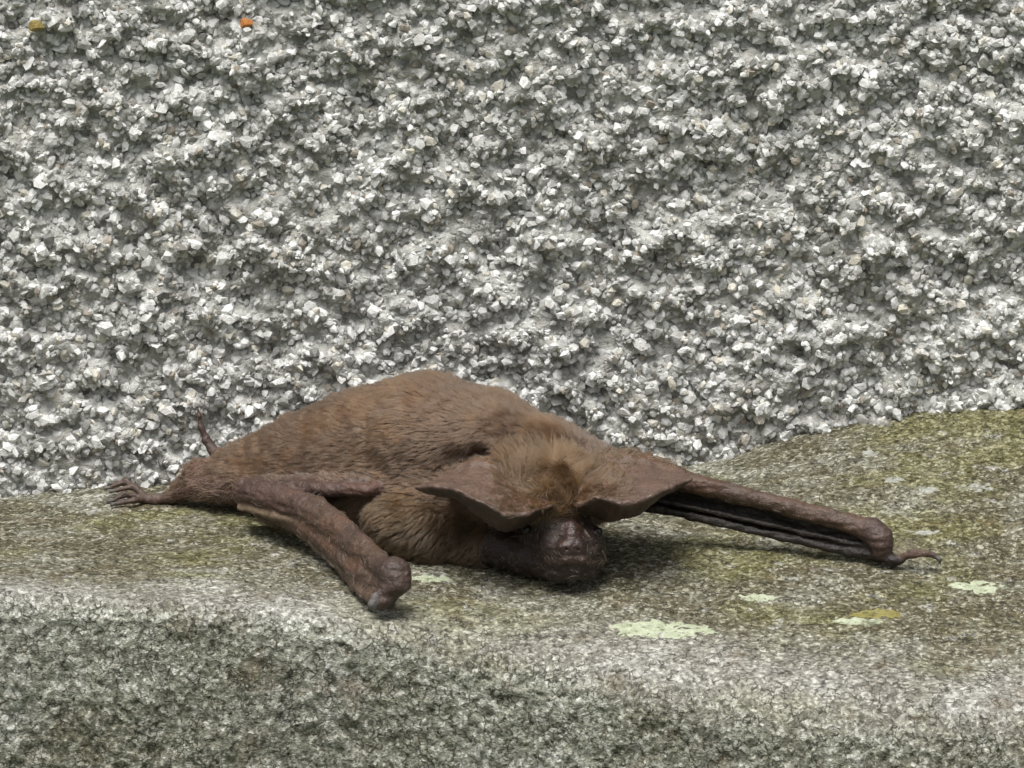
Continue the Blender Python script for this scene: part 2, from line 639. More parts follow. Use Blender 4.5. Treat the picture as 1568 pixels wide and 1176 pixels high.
Pd, Sd = scatter(42000, -11, 11, -0.6, 10.2, 0.035, 0.185)
Po, So = scatter(15000, -19, 19, -0.6, 17, 0.07, 0.15)
out = (np.abs(Po[:, 0]) > 11) | (Po[:, 2] > 10.2)
P = np.concatenate([Pd, Po[out]])
S = np.concatenate([Sd, So[out]])
Rm = chip_rotations(len(P), 0.55)
kind = rng.integers(0, len(SHAPES), len(P))
tones = chip_tones(len(P))
# the 300 largest chips in view become chips of their own
px = 784 + 100 * P[:, 0] * DIST / (DIST + 4.6)
inview = (px > 20) & (px < 1548) & (P[:, 2] > 0.4) & (P[:, 2] < 7.6)
hidden = (px > 380) & (px < 930) & (P[:, 2] < 3.0)
order = np.argsort(-(S * (inview & ~hidden)))
own = np.zeros(len(P), bool)
own[order[:298]] = True
rest = ~own
V = np.einsum('nij,nvj->nvi', Rm[rest], SHV[kind[rest]] * S[rest][:, None, None]) + P[rest][:, None, :]
nr = V.shape[0]
F = (CHIP_F[None] + (np.arange(nr) * 12)[:, None, None]).reshape(-1, 3)
me = make_mesh('small_stone_chips', V.reshape(-1, 3), F, smooth=False)
colour_attr(me, 'tone', np.repeat(tones[rest], 12, axis=0))


def chip_finish(mm, c):
    v = mm.noise(800, 4, 0.6)
    c = mm.mix(0.55, c, mm.ramp(v, [(0.32, 0.28), (0.5, 0.52), (0.68, 0.72)]), 'OVERLAY')
    dirt = mm.ramp(mm.noise(230, 4, 0.6), [(0.52, 0.0), (0.66, 1.0)])
    c = mm.mix(mm.math('MULTIPLY', dirt, 0.45), c, (0.17, 0.15, 0.12))
    mm.colour(c)
    mm.bump(v, 0.0005, 0.7)


m = Mat('stone_chip_mixed', 0.75, 0.35)
chip_finish(m, m.attr('tone'))
link('small_stone_chips', me, wall, m.m, kind='stuff')

chip_mats = []
for k, c0 in enumerate([(0.80, 0.80, 0.775), (0.70, 0.70, 0.675), (0.54, 0.54, 0.52), (0.68, 0.64, 0.55), (0.32, 0.31, 0.30)]):
    m = Mat('stone_chip_%s' % ('white', 'light_grey', 'grey', 'cream', 'dark_grey')[k], 0.75, 0.35)
    chip_finish(m, c0)
    chip_mats.append(m.m)
m = Mat('stone_chip_orange', 0.7, 0.35)
chip_finish(m, (0.56, 0.22, 0.06))
MAT_ORANGE = m.m
m = Mat('stone_chip_ochre', 0.7, 0.35)
chip_finish(m, (0.33, 0.25, 0.08))
MAT_OCHRE = m.m


def chip_data(k, mat, cache={}):
    key = (k, mat.name)
    if key not in cache:
        d = make_mesh('stone_chip', SHV[k], CHIP_F, smooth=False)
        d.materials.append(mat)
        cache[key] = d
    return cache[key]


def place_chip(p, R3, s, data, **props):
    o = link('stone_chip', data, wall, None, **props)
    from mathutils import Matrix
    M = np.eye(4)
    M[:3, :3] = R3 * s
    M[:3, 3] = np.asarray(p) * CM
    o.matrix_local = Matrix(M.tolist())
    return o


for i in np.where(own)[0]:
    mt = chip_mats[rng.choice(5, p=[0.42, 0.26, 0.14, 0.12, 0.06])]
    place_chip(P[i], Rm[i], S[i], chip_data(int(kind[i]) % 10, mt))
for (qx, qy, s, mt, lab) in [(378, 34, 0.13, MAT_ORANGE, 'orange stone chip'), (58, 36, 0.15, MAT_OCHRE, 'ochre stone chip')]:
    q = at(qx, qy, 4.5)
    q = coat_point(np.array([q[0]]), np.array([q[2]]))[0] - np.array([0, 0.12, 0])
    place_chip(q, chip_rotations(1, 0.2)[0], s, chip_data(3, mt), label=lab)

# ------------------------------------------------------------------ the bat
# The whole animal (trunk, head, ears, folded wings, feet, tail) is one distance field
# and comes out as one continuous skin; the coat of hair grows on it afterwards.
H = 0.022
LO = np.array([-6.6, -3.7, -0.75])
HI = np.array([7.0, 4.5, 3.3])
DIM = np.ceil((HI - LO) / H).astype(int) + 1
FIELD = np.full(DIM, 9.0, dtype=np.float32)
OWNER = np.zeros(DIM, dtype=np.int8)
AX = [(LO[k] + H * np.arange(DIM[k])).astype(np.float32) for k in range(3)]

# owner: (name, colour, hairs per cm2, hair length cm)
OWN = ['none', 'back', 'head', 'chest', 'rump', 'arm', 'wrist', 'dark', 'muzzle', 'nose', 'ear', 'claw', 'foot', 'elbow', 'seam', 'eye', 'shoulder', 'lip', 'earbase', 'rim', 'earin']
ID = {n: k for k, n in enumerate(OWN)}
SKIN = {'back': (0.100, 0.058, 0.036), 'head': (0.095, 0.060, 0.034), 'chest': (0.095, 0.062, 0.034), 'rump': (0.115, 0.062, 0.043),
        'arm': (0.118, 0.071, 0.050), 'wrist': (0.088, 0.052, 0.042), 'dark': (0.028, 0.019, 0.016), 'muzzle': (0.034, 0.020, 0.016),
        'nose': (0.058, 0.032, 0.026), 'ear': (0.165, 0.102, 0.076), 'claw': (0.16, 0.15, 0.14), 'foot': (0.130, 0.085, 0.065),
        'elbow': (0.108, 0.063, 0.050), 'seam': (0.165, 0.115, 0.072), 'eye': (0.006, 0.005, 0.005), 'shoulder': (0.15, 0.095, 0.068),
        'lip': (0.085, 0.050, 0.038), 'earbase': (0.145, 0.085, 0.052), 'rim': (0.20, 0.135, 0.105), 'earin': (0.085, 0.050, 0.037)}  # earin: darker inner skin, with shade under the rim put into the colour


def box_slice(lo, hi):
    a = np.clip(np.floor((lo - LO) / H).astype(int), 0, DIM - 1)
    b = np.clip(np.ceil((hi - LO) / H).astype(int) + 1, 1, DIM)
    return tuple(slice(int(a[k]), int(b[k])) for k in range(3))


def blend(sl, d, k, owner):
    f = FIELD[sl]
    w = OWNER[sl]
    w[d < f] = ID[owner]
    h = np.clip(k - np.abs(f - d), 0, None) / k
    FIELD[sl] = np.minimum(f, d) - h * h * k * 0.25


def chain(owner, pts, k=0.12, flat=None):
    """tapered limb through pixel/depth/radius stations (px, py, Y, r)"""
    q = [(at(p[0], p[1], p[2]), p[3]) for p in pts]
    chain3(owner, q, k)


def chain3(owner, q, k=0.12):
    C = np.array([c for c, r in q])
    Rr = np.array([r for c, r in q])
    mgn = Rr.max() + k + 0.1
    sl = box_slice(C.min(0) - mgn, C.max(0) + mgn)
    gx = AX[0][sl[0]][:, None, None]
    gy = AX[1][sl[1]][None, :, None]
    gz = AX[2][sl[2]][None, None, :]
    best = None
    for i in range(max(len(q) - 1, 1)):
        a, b = C[i], C[min(i + 1, len(q) - 1)]
        ra, rb = Rr[i], Rr[min(i + 1, len(q) - 1)]
        ab = b - a
        L = float(ab @ ab) + 1e-9
        t = np.clip(((gx - a[0]) * ab[0] + (gy - a[1]) * ab[1] + (gz - a[2]) * ab[2]) / L, 0, 1)
        d = np.sqrt((gx - a[0] - t * ab[0]) ** 2 + (gy - a[1] - t * ab[1]) ** 2 + (gz - a[2] - t * ab[2]) ** 2) - (ra + t * (rb - ra))
        if best is None:
            best = d
        else:
            kk = 0.06
            h = np.clip(kk - np.abs(best - d), 0, None) / kk
            best = np.minimum(best, d) - h * h * kk * 0.25
    blend(sl, best.astype(np.float32), k, owner)


def catmull(P, n):
    """P (m, ..., 3) -> n samples through the stations"""
    P = np.asarray(P)
    m = len(P)
    E = np.concatenate([[2 * P[0] - P[1]], P, [2 * P[-1] - P[-2]]])
    t = np.linspace(0, m - 1 - 1e-6, n)
    i = t.astype(int)
    f = (t - i).reshape([-1] + [1] * (P.ndim - 1))
    p0, p1, p2, p3 = E[i], E[i + 1], E[i + 2], E[i + 3]
    return 0.5 * (2 * p1 + (p2 - p0) * f + (2 * p0 - 5 * p1 + 4 * p2 - p3) * f ** 2 + (3 * p1 - p0 - 3 * p2 + p3) * f ** 3)


def sheet(owner, rows, thick, k=0.05, n=None, owners=None, ripple=0.0):
    """a membrane through a grid of stations (px, py, Y); rows may carry their own owner and thickness"""
    G = np.array([[at(*p) for p in r] for r in rows])
    ext = np.linalg.norm(np.diff(G, axis=1), axis=2).sum(1).max()
    ext0 = np.linalg.norm(np.diff(G, axis=0), axis=2).sum(0).max()
    nu, nv = int(ext0 / (H * 0.55)) + 4, int(ext / (H * 0.55)) + 4
    A = catmull(G, nu)
    A = catmull(np.swapaxes(A, 0, 1), nv)                  # (nv, nu, 3)
    tu = np.tile(np.linspace(0, 1, nu), (nv, 1))
    pts = A.reshape(-1, 3)
    if ripple:
        pts = pts + ripple * vnoise(pts / 0.28, 91)[:, None] * np.array([0.2, 0.4, 0.9])
    tu = tu.ravel()
    th = np.interp(tu, np.linspace(0, 1, len(rows)), thick if hasattr(thick, '__len__') else [thick] * len(rows))
    rad = int(math.ceil((th.max() + k + 0.03) / H)) + 1
    sl = box_slice(pts.min(0) - (rad + 2) * H, pts.max(0) + (rad + 2) * H)
    org = np.array([AX[j][sl[j].start] for j in range(3)])
    shp = FIELD[sl].shape
    D = np.full(shp, 9.0, dtype=np.float32).ravel()
    c = np.round((pts - org) / H).astype(int)
    o = np.arange(-rad, rad + 1)
    for dx in o:
        for dy in o:
            dz = o
            ix, iy = c[:, 0] + dx, c[:, 1] + dy
            iz = c[:, 2][:, None] + dz[None]
            ok = ((ix >= 0) & (ix < shp[0]) & (iy >= 0) & (iy < shp[1]))[:, None] & (iz >= 0) & (iz < shp[2])
            d = np.sqrt(((org[0] + ix * H - pts[:, 0]) ** 2 + (org[1] + iy * H - pts[:, 1]) ** 2)[:, None] + (org[2] + iz * H - pts[:, 2][:, None]) ** 2) - th[:, None]
            lin = (ix[:, None] * shp[1] + iy[:, None]) * shp[2] + iz
            np.minimum.at(D, lin[ok], d[ok].astype(np.float32))
    blend(sl, D.reshape(shp), k, owner)


# --- trunk: rump far back at the wall, shoulders towards us
chain('back', [(318, 738, 3.25, .24), (375, 722, 2.85, .43), (460, 702, 2.4, .68), (560, 692, 1.8, .97), (655, 687, 1.25, 1.12),
               (745, 703, .75, 1.02), (825, 722, .4, .82), (885, 741, .25, .64)], .3)
chain('back', [(430, 752, 2.2, .42), (560, 752, 1.3, .72), (690, 770, .6, .78), (800, 785, .2, .6)], .35)
chain('chest', [(608, 806, .15, .47), (660, 816, -.10, .44), (720, 818, .0, .42)], .2)
# --- shoulders' fur rolls
chain('shoulder', [(880, 712, .15, .40), (925, 716, .2, .27)], .25)
chain('back', [(690, 690, .35, .30), (760, 664, .10, .32), (840, 684, .0, .26)], .35)
# --- head
chain('head', [(800, 738, -.1, .62), (842, 768, -.85, .54)], .3)
chain('head', [(855, 730, -.3, .40), (880, 745, -.55, .36)], .2)
chain('muzzle', [(846, 812, -.95, .42), (860, 838, -1.36, .34), (866, 846, -1.52, .28)], .16)
chain('muzzle', [(870, 815, -.95, .38), (884, 842, -1.34, .33), (882, 848, -1.50, .28)], .14)
chain('chest', [(690, 842, -.05, .30), (740, 842, -.35, .30)], .2)
chain('muzzle', [(768, 842, -.55, .30), (805, 854, -.92, .26), (860, 868, -1.40, .22)], .16)
chain('muzzle', [(900, 824, -1.04, .23), (904, 854, -1.20, .25)], .14)
chain('nose', [(866, 838, -1.76, .085), (886, 838, -1.74, .085)], .12)
chain('nose', [(876, 826, -1.66, .10), (874, 812, -1.45, .14)], .14)
chain('lip', [(844, 862, -1.64, .036), (866, 857, -1.80, .042), (890, 857, -1.78, .042), (912, 862, -1.52, .036)], .05)
chain('muzzle', [(848, 876, -1.50, .11), (876, 876, -1.62, .12), (902, 876, -1.44, .11)], .12)
for (ex, ey, eY) in ((917, 814, -1.24), (806, 812, -1.28)):
    chain('eye', [(ex, ey, eY, .07), (ex, ey, eY + .01, .07)], .02)
# --- ears: broad stiff visors over the face, their front edge curled under
EARS = [
    [[(690, 730, -.35), (706, 720, -.30), (728, 712, -.30), (756, 713, -.33), (784, 728, -.45), (812, 748, -.60), (852, 766, -.80)],
     [(664, 739, -.85), (688, 736, -.95), (722, 737, -1.08), (756, 748, -1.22), (788, 760, -1.30), (815, 762, -1.22), (852, 771, -1.15)],
     [(638, 746, -1.15), (668, 746, -1.42), (703, 752, -1.72), (735, 768, -1.92), (770, 787, -2.00), (803, 788, -1.85), (846, 774, -1.48)],
     [(648, 752, -1.00), (676, 758, -1.20), (708, 770, -1.42), (740, 795, -1.60), (772, 812, -1.64), (796, 806, -1.55), (842, 784, -1.35)]],
    [[(866, 760, -.75), (892, 722, -.35), (922, 708, -.18), (956, 706, -.12), (990, 712, -.12), (1018, 721, -.18), (1038, 727, -.3)],
     [(874, 768, -1.12), (906, 748, -1.08), (934, 742, -1.02), (966, 738, -.90), (1000, 733, -.75), (1028, 730, -.6), (1046, 730, -.5)],
     [(884, 774, -1.46), (912, 762, -1.62), (936, 766, -1.78), (962, 771, -1.76), (996, 760, -1.50), (1028, 746, -1.15), (1058, 733, -.80)],
     [(892, 784, -1.33), (914, 793, -1.36), (934, 799, -1.44), (958, 794, -1.42), (990, 778, -1.20), (1022, 757, -.90), (1052, 738, -.66)]]]
for E in EARS:
    crease = [tuple(0.82 * np.array(E[2][j]) + 0.18 * np.array(E[3][j])) for j in range(7)]
    sheet('ear', E[:3], [.075, .036, .024], .03, ripple=.035)
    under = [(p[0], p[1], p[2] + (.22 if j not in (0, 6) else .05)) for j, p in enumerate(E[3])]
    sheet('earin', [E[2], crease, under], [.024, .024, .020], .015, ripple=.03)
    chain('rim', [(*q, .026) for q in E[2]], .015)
    chain('earbase', [(*E[0][j], .09 + .07 * math.sin(math.pi * j / 6)) for j in range(7)], .18)
def carve(pts, k=0.12):
    q = [(at(p[0], p[1], p[2]), p[3]) for p in pts]
    C, Rr = np.array([c for c, r in q]), np.array([r for c, r in q])
    sl = box_slice(C.min(0) - Rr.max() - k, C.max(0) + Rr.max() + k)
    gx, gy, gz = AX[0][sl[0]][:, None, None], AX[1][sl[1]][None, :, None], AX[2][sl[2]][None, None, :]
    best = np.full(FIELD[sl].shape, 9.0, dtype=np.float32)
    for i in range(len(q) - 1):
        a, ab = C[i], C[i + 1] - C[i]
        t = np.clip(((gx - a[0]) * ab[0] + (gy - a[1]) * ab[1] + (gz - a[2]) * ab[2]) / float(ab @ ab), 0, 1)
        d = np.sqrt((gx - a[0] - t * ab[0]) ** 2 + (gy - a[1] - t * ab[1]) ** 2 + (gz - a[2] - t * ab[2]) ** 2) - (Rr[i] + t * (Rr[i + 1] - Rr[i]))
        best = np.minimum(best, d)
    f, d = FIELD[sl], -best
    h = np.clip(k - np.abs(f - d), 0, None) / k
    FIELD[sl] = np.maximum(f, d) + h * h * k * 0.25


carve([(655, 722, -.15, .08), (690, 704, -.14, .13), (735, 694, -.17, .12), (765, 700, -.2, .07)], .2)
for nx_ in (867, 885):
    carve([(nx_, 840, -1.90, .012), (nx_, 842, -1.74, .014)], .05)
# --- far-side wing: forearm, folded finger bones and the dark membrane between them
chain('shoulder', [(905, 712, .35, .30), (950, 719, .35, .20), (1000, 724, .28, .17)], .18)
chain('arm', [(960, 718, .32, .18), (1050, 737, .18, .15), (1130, 757, .05, .14), (1210, 777, -.08, .135), (1300, 801, -.25, .145), (1338, 813, -.35, .18)], .08)
chain('wrist', [(1337, 814, -.38, .195), (1349, 826, -.44, .19), (1350, 842, -.46, .15)], .08)
sheet('dark', [[(960, 735, .42), (1060, 752, .30), (1200, 785, .05), (1330, 822, -.28)],
               [(965, 755, .46), (1060, 770, .36), (1200, 803, .10), (1330, 838, -.26)],
               [(975, 772, .34), (1060, 790, .24), (1200, 824, -.02), (1325, 850, -.36)]], .035, .04)
chain('dark', [(960, 772, .36, .075), (1060, 790, .22, .07), (1200, 823, -.02, .062), (1300, 845, -.26, .075), (1346, 852, -.42, .10)], .04)
chain('dark', [(970, 757, .30, .045), (1100, 786, .12, .042), (1230, 815, -.10, .040), (1335, 838, -.36, .06)], .03)
chain('dark', [(1350, 846, -.46, .13), (1366, 858, -.52, .085), (1378, 859, -.54, .065)], .05)
chain('arm', [(1372, 858, -.53, .058), (1398, 847, -.58, .062), (1420, 848, -.60, .058)], .04)
chain('wrist', [(1420, 848, -.60, .058), (1430, 850, -.61, .055)], .03)
chain('claw', [(1430, 850, -.61, .042), (1439, 856, -.63, .030), (1440, 866, -.64, .014)], .02)
# --- near wing: upper arm, elbow, forearm over the folded fingers, wrist knob and thumb
chain('elbow', [(604, 742, .42, .12), (560, 751, .16, .10), (505, 749, .42, .10), (450, 748, .85, .14)], .04)
chain('shoulder', [(600, 736, .40, .10), (540, 736, .42, .09), (470, 738, .95, .12), (410, 742, 1.45, .14)], .10)
chain('rump', [(300, 748, 3.0, .17), (340, 748, 2.65, .20), (395, 740, 2.35, .24)], .2)
chain('elbow', [(378, 754, 1.30, .215), (392, 757, 1.16, .24), (430, 765, .70, .24), (470, 779, .15, .228)], .05)
chain('elbow', [(370, 744, 1.32, .13), (374, 763, 1.30, .14)], .06)
chain('arm', [(470, 779, .20, .225), (510, 803, -.60, .215), (555, 843, -1.70, .185), (588, 870, -2.42, .17)], .04)
chain('wrist', [(590, 872, -2.52, .18), (602, 878, -2.68, .235), (606, 892, -2.80, .215)], .05)
chain('wrist', [(614, 872, -2.72, .13), (616, 890, -2.80, .13)], .06)
chain('arm', [(430, 752, .86, .08), (490, 772, -.12, .09), (540, 812, -1.22, .085), (585, 856, -2.3, .08)], .05)
sheet('arm', [[(380, 765, 1.62), (450, 782, .70), (520, 825, -.70), (588, 882, -2.5)],
              [(385, 780, 1.66), (455, 797, .72), (512, 842, -.62), (570, 894, -2.4)],
              [(400, 793, 1.70), (462, 814, .74), (510, 860, -.60), (556, 906, -2.3)]], [.06, .035, .035], .05)
chain('arm', [(400, 778, 1.18, .13), (450, 796, .45, .17), (505, 832, -.68, .175), (558, 880, -2.05, .16), (588, 900, -2.65, .14)], .07)
chain('seam', [(366, 778, 1.16, .045), (420, 791, .46, .048), (475, 806, -.16, .045), (520, 838, -.98, .045), (576, 888, -2.44, .06)], .05)
chain('shoulder', [(400, 792, 1.60, .05), (455, 808, .66, .07), (505, 848, -.62, .085), (562, 896, -2.25, .10), (586, 908, -2.7, .12)], .04)
chain('arm', [(420, 800, 1.2, .035), (470, 822, .45, .045), (510, 863, -.55, .05), (552, 906, -2.25, .07), (574, 918, -2.7, .10)], .03)
chain('wrist', [(598, 898, -2.78, .17), (586, 916, -2.86, .13), (582, 926, -2.90, .10)], .06)
chain('dark', [(600, 910, -2.80, .10), (596, 924, -2.86, .09)], .05)
chain('claw', [(574, 914, -2.92, .062), (569, 926, -2.96, .050), (573, 937, -2.98, .022)], .03)
# --- hind leg, foot and tail
chain('rump', [(345, 728, 3.05, .34), (305, 730, 3.15, .25), (280, 748, 3.2, .17), (262, 760, 3.25, .11)], .12)
chain('foot', [(270, 760, 3.22, .10), (240, 765, 3.28, .075), (222, 764, 3.32, .085)], .06)
for (mx, my, mY, tx, ty, tY) in [(196, 741, 3.75, 168, 741, 3.72), (192, 736, 3.62, 163, 747, 3.58), (205, 745, 3.5, 170, 752, 3.42),
                                 (190, 757, 3.3, 166, 767, 3.22), (205, 766, 3.12, 172, 772, 3.02)]:
    chain('foot', [(226, 763, 3.32, .05), (mx, my, mY, .046), (tx + 8, ty - 1, tY, .038)], .03)
    chain('claw', [(tx + 8, ty - 1, tY, .026), (tx, ty, tY, .022), (tx - 4, ty + 4, tY, .012)], .02)
chain('rump', [(340, 700, 3.2, .12), (332, 694, 3.25, .09)], .05)
chain('wrist', [(332, 694, 3.25, .085), (326, 690, 3.3, .080), (316, 674, 3.36, .058), (308, 655, 3.4, .046), (305, 638, 3.42, .034), (303, 626, 3.43, .022)], .05)


def surface_nets(F):
    ins = F < 0
    n = np.array(F.shape) - 1
    cnt = np.zeros(n, dtype=np.int8)
    for dx in (0, 1):
        for dy in (0, 1):
            for dz in (0, 1):
                cnt += ins[dx:dx + n[0], dy:dy + n[1], dz:dz + n[2]]
    act = np.argwhere((cnt > 0) & (cnt < 8))
    idx = np.full(n, -1, dtype=np.int32)
    idx[act[:, 0], act[:, 1], act[:, 2]] = np.arange(len(act))
    acc = np.zeros((len(act), 3))
    num = np.zeros(len(act))
    cor = [(i, j, k) for i in (0, 1) for j in (0, 1) for k in (0, 1)]
    val = {c: F[act[:, 0] + c[0], act[:, 1] + c[1], act[:, 2] + c[2]].astype(float) for c in cor}
    for a in cor:
        for ax in range(3):
            if a[ax] == 0:
                b = list(a)
                b[ax] = 1
                va, vb = val[a], val[tuple(b)]
                x = (va < 0) != (vb < 0)
                t = np.where(x, va / np.where(x, va - vb, 1), 0)
                pt = np.tile(np.array(a, float), (len(act), 1))
                pt[:, ax] = t
                acc[x] += pt[x]
                num[x] += 1
    V = LO + H * (act + acc / num[:, None])
    quads = []
    for ax in range(3):
        sa = [slice(1, -1)] * 3
        sb = [slice(1, -1)] * 3
        sa[ax] = slice(0, -1)
        sb[ax] = slice(1, None)
        A, B = ins[tuple(sa)], ins[tuple(sb)]
        e = np.argwhere(A != B)
        flip = A[e[:, 0], e[:, 1], e[:, 2]]
        off = np.array([1, 1, 1])
        off[ax] = 0
        e = e + off
        u, v = (ax + 1) % 3, (ax + 2) % 3
        q = []
        for du, dv in ((1, 1), (0, 1), (0, 0), (1, 0)):
            w = e.copy()
            w[:, u] -= du
            w[:, v] -= dv
            q.append(idx[w[:, 0], w[:, 1], w[:, 2]])
        q = np.stack(q, 1)
        q[~flip] = q[~flip][:, ::-1]
        quads.append(q)
    Q = np.concatenate(quads)
    own = OWNER[act[:, 0], act[:, 1], act[:, 2]]
    o2 = OWNER[act[:, 0] + 1, act[:, 1] + 1, act[:, 2] + 1]
    own = np.where(own == 0, o2, own)
    return V, Q, own


# the belly is pressed to the stone: cut the field a hair below the ledge's surface
gx, gy = np.meshgrid(AX[0], AX[1], indexing='ij')
gz0 = ledge_smooth(gx.ravel(), gy.ravel()).reshape(gx.shape).astype(np.float32)
FIELD = np.maximum(FIELD, (gz0 - 0.06)[:, :, None] - AX[2][None, None, :])
BV, BQ, BO = surface_nets(FIELD)
del FIELD


def neighbours_mean(X, Q, n):
    e = np.concatenate([Q[:, [0, 1]], Q[:, [1, 2]], Q[:, [2, 3]], Q[:, [3, 0]]])
    e = np.concatenate([e, e[:, ::-1]])
    deg = np.maximum(np.bincount(e[:, 0], minlength=n), 1)
    return np.stack([np.bincount(e[:, 0], weights=X[e[:, 1], k], minlength=n) / deg for k in range(X.shape[1])], 1)


def vnormals(V, Q):
    fn = np.cross(V[Q[:, 2]] - V[Q[:, 0]], V[Q[:, 3]] - V[Q[:, 1]])
    N = np.zeros_like(V)
    for k in range(4):
        for c in range(3):
            N[:, c] += np.bincount(Q[:, k], weights=fn[:, c], minlength=len(V))
    return N / (np.linalg.norm(N, axis=1, keepdims=True) + 1e-12)


nV = len(BV)
for _ in range(2):
    BV = 0.5 * BV + 0.5 * neighbours_mean(BV, BQ, nV)
BN = vnormals(BV, BQ)
if (BN[np.argmax(BV[:, 2])][2]) < 0:
    BQ = BQ[:, ::-1]
    BN = -BN
names = np.array(OWN)[BO]
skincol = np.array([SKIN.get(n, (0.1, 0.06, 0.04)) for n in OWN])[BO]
furry = np.isin(names, ['back', 'head', 'chest'])
W = np.stack([furry.astype(float), np.isin(names, ['shoulder', 'rump', 'earbase']).astype(float), np.isin(names, ['eye', 'nose', 'lip']).astype(float)], 1)
for _ in range(5):
    skincol = 0.4 * skincol + 0.6 * neighbours_mean(skincol, BQ, nV)
for _ in range(10):
    W = 0.4 * W + 0.6 * neighbours_mean(W, BQ, nV)
ux = BV[:, 0] * 100 * DIST / (DIST + BV[:, 1]) + 784
on_ear = np.isin(names, ['ear', 'earbase']) & (BN[:, 2] > 0.15)
near = on_ear & (ux < 860)
far = on_ear & (ux >= 860)
fz = np.where(near, sstep(735, 790, ux + 12 * vnoise(BV / 0.12, 17)), 0) + np.where(far, 1 - sstep(905, 985, ux + 14 * vnoise(BV / 0.12, 19)), 0)
W[:, 1] = np.maximum(W[:, 1], fz * 2.4)
# mottling of the bare skin, redder and greyer patches
bare = 1 - W[:, 0]
mot = fbm(BV / 0.35, 201, 4)
red = sstep(0.05, 0.45, fbm(BV / 0.5, 211, 3))[:, None] * np.isin(names, ['arm', 'elbow', 'rump', 'earbase', 'foot'])[:, None]
skincol = 0.64 * skincol * (1 + 0.45 * mot * bare)[:, None]
skincol = skincol * (1 + red * np.array([0.14, 0.02, -0.06]))
# fine creases and lumps of the skin and the lie of the coat
wr = 0.016 * fbm(BV / 0.10, 221, 3) + 0.020 * fbm(BV / np.array([0.32, 0.32, 0.07]), 231, 2)
thin = np.isin(names, ['ear', 'earin', 'claw', 'foot', 'eye'])
ridge = np.where(np.isin(names, ['ear', 'rim', 'earin']), 0.012 * fbm(BV / np.array([0.07, 0.35, 0.35]), 251, 2) + 0.02 * fbm(BV / 0.4, 253, 2), 0)
RT = np.linalg.qr(np.array([[1, .7, .4], [-.5, 1, .8], [.3, -.9, 1.]]))[0]
coat = 0.065 * fbm(BV @ RT / 0.5, 241, 3) + 0.018 * fbm(BV @ RT / 0.16, 243, 2)
BV = BV + BN * (np.where(thin, 0.3, 1.0) * wr * bare + ridge + coat * W[:, 0])[:, None]
BN = vnormals(BV, BQ)

m = Mat('bat_skin', 0.5, 0.5)
v = m.noise(1400, 4, 0.6)
c = m.mix(0.5, m.attr('skin'), m.ramp(v, [(0.3, 0.3), (0.7, 0.7)]), 'OVERLAY')
m.colour(c)
sepw = m.node('ShaderNodeSeparateColor')
m.link(m.attr('wet'), sepw.inputs[0])
m.link(m.math('SUBTRACT', 0.50, m.math('MULTIPLY', sepw.outputs[2], 0.22)), m.b.inputs['Roughness'])
m.bump(m.noise(650, 5, 0.65), 0.0008, 0.6)
m.bump(v, 0.00025, 0.6)
bme = make_mesh('bat_body', BV, BQ)
colour_attr(bme, 'skin', np.clip(skincol, 0.003, 1))
colour_attr(bme, 'wet', np.clip(W, 0, 1))

foot_at = at(784, 850, 0)
bat = link('bat', None, None, None, label='brown bat lying on its belly on the stone ledge with wings folded', category='bat', kind='thing')
bat.location = (0, 0, 0)
link('body', bme, bat, m.m)

# --- coat
tri = np.concatenate([BQ[:, [0, 1, 2]], BQ[:, [0, 2, 3]]])
area = 0.5 * np.linalg.norm(np.cross(BV[tri[:, 1]] - BV[tri[:, 0]], BV[tri[:, 2]] - BV[tri[:, 0]]), axis=1)
dens = 3200 * W[:, 0] + 900 * W[:, 1]
dens[np.isin(names, ['arm', 'elbow', 'ear', 'lip', 'muzzle']) & (W[:, 0] < 0.3)] += 160
gz = ledge_smooth(BV[:, 0], BV[:, 1])
dens[BV[:, 2] < gz + 0.03] = 0
w = area * dens[tri].mean(1)
NH = int(min(w.sum(), 190000))
pick = rng.choice(len(tri), NH, p=w / w.sum())
r1, r2 = np.sqrt(rng.random(NH)), rng.random(NH)
bc = np.stack([1 - r1, r1 * (1 - r2), r1 * r2], 1)
root = (BV[tri[pick]] * bc[:, :, None]).sum(1)
nrm = (BN[tri[pick]] * bc[:, :, None]).sum(1)
nrm /= np.linalg.norm(nrm, axis=1, keepdims=True)
wf = (W[tri[pick], 0] * bc).sum(1)
ws = (W[tri[pick], 1] * bc).sum(1)
nm = names[tri[pick, 0]]
is_head = np.isin(nm, ['head', 'earbase'])
is_chest = nm == 'chest'
is_arm = np.isin(nm, ['arm', 'elbow', 'ear', 'lip', 'muzzle', 'rim']) & (ws < 0.25)
is_head |= (nm == 'ear') & ~is_arm
# lie of the hair: from the head back over the shoulders to the rump and down the flanks
flow = np.tile(np.array([-0.80, 0.45, -0.35]), (NH, 1))
hc = at(835, 745, -.4)
rad = root - hc
rad /= np.linalg.norm(rad, axis=1, keepdims=True) + 1e-9
flow[is_head] = rad[is_head] * 0.7 + np.array([-0.12, 0.25, 0.35])
flow[is_chest] = np.array([-0.55, -0.2, -0.6])
flow[is_arm] = np.array([0.5, -0.4, -0.2])
flow += 0.45 * np.stack([fbm(root @ RT / 0.7, 301 + 7 * k, 2) for k in range(3)], 1)
flow -= (flow * nrm).sum(1, keepdims=True) * nrm
flow /= np.linalg.norm(flow, axis=1, keepdims=True) + 1e-9
L = 0.125 * wf + 0.07 * np.minimum(ws, 1.2) + 0.045
L[nm == 'head'] *= 1.65
L[is_chest] *= 1.0
L[is_arm] = 0.05
L *= rng.uniform(0.6, 1.15, NH) * (1 + 0.3 * fbm(root @ RT / 0.4, 331, 2))
lift = 0.34 + 0.15 * fbm(root @ RT / 0.3, 341, 2)
lift[is_head] += 0.14
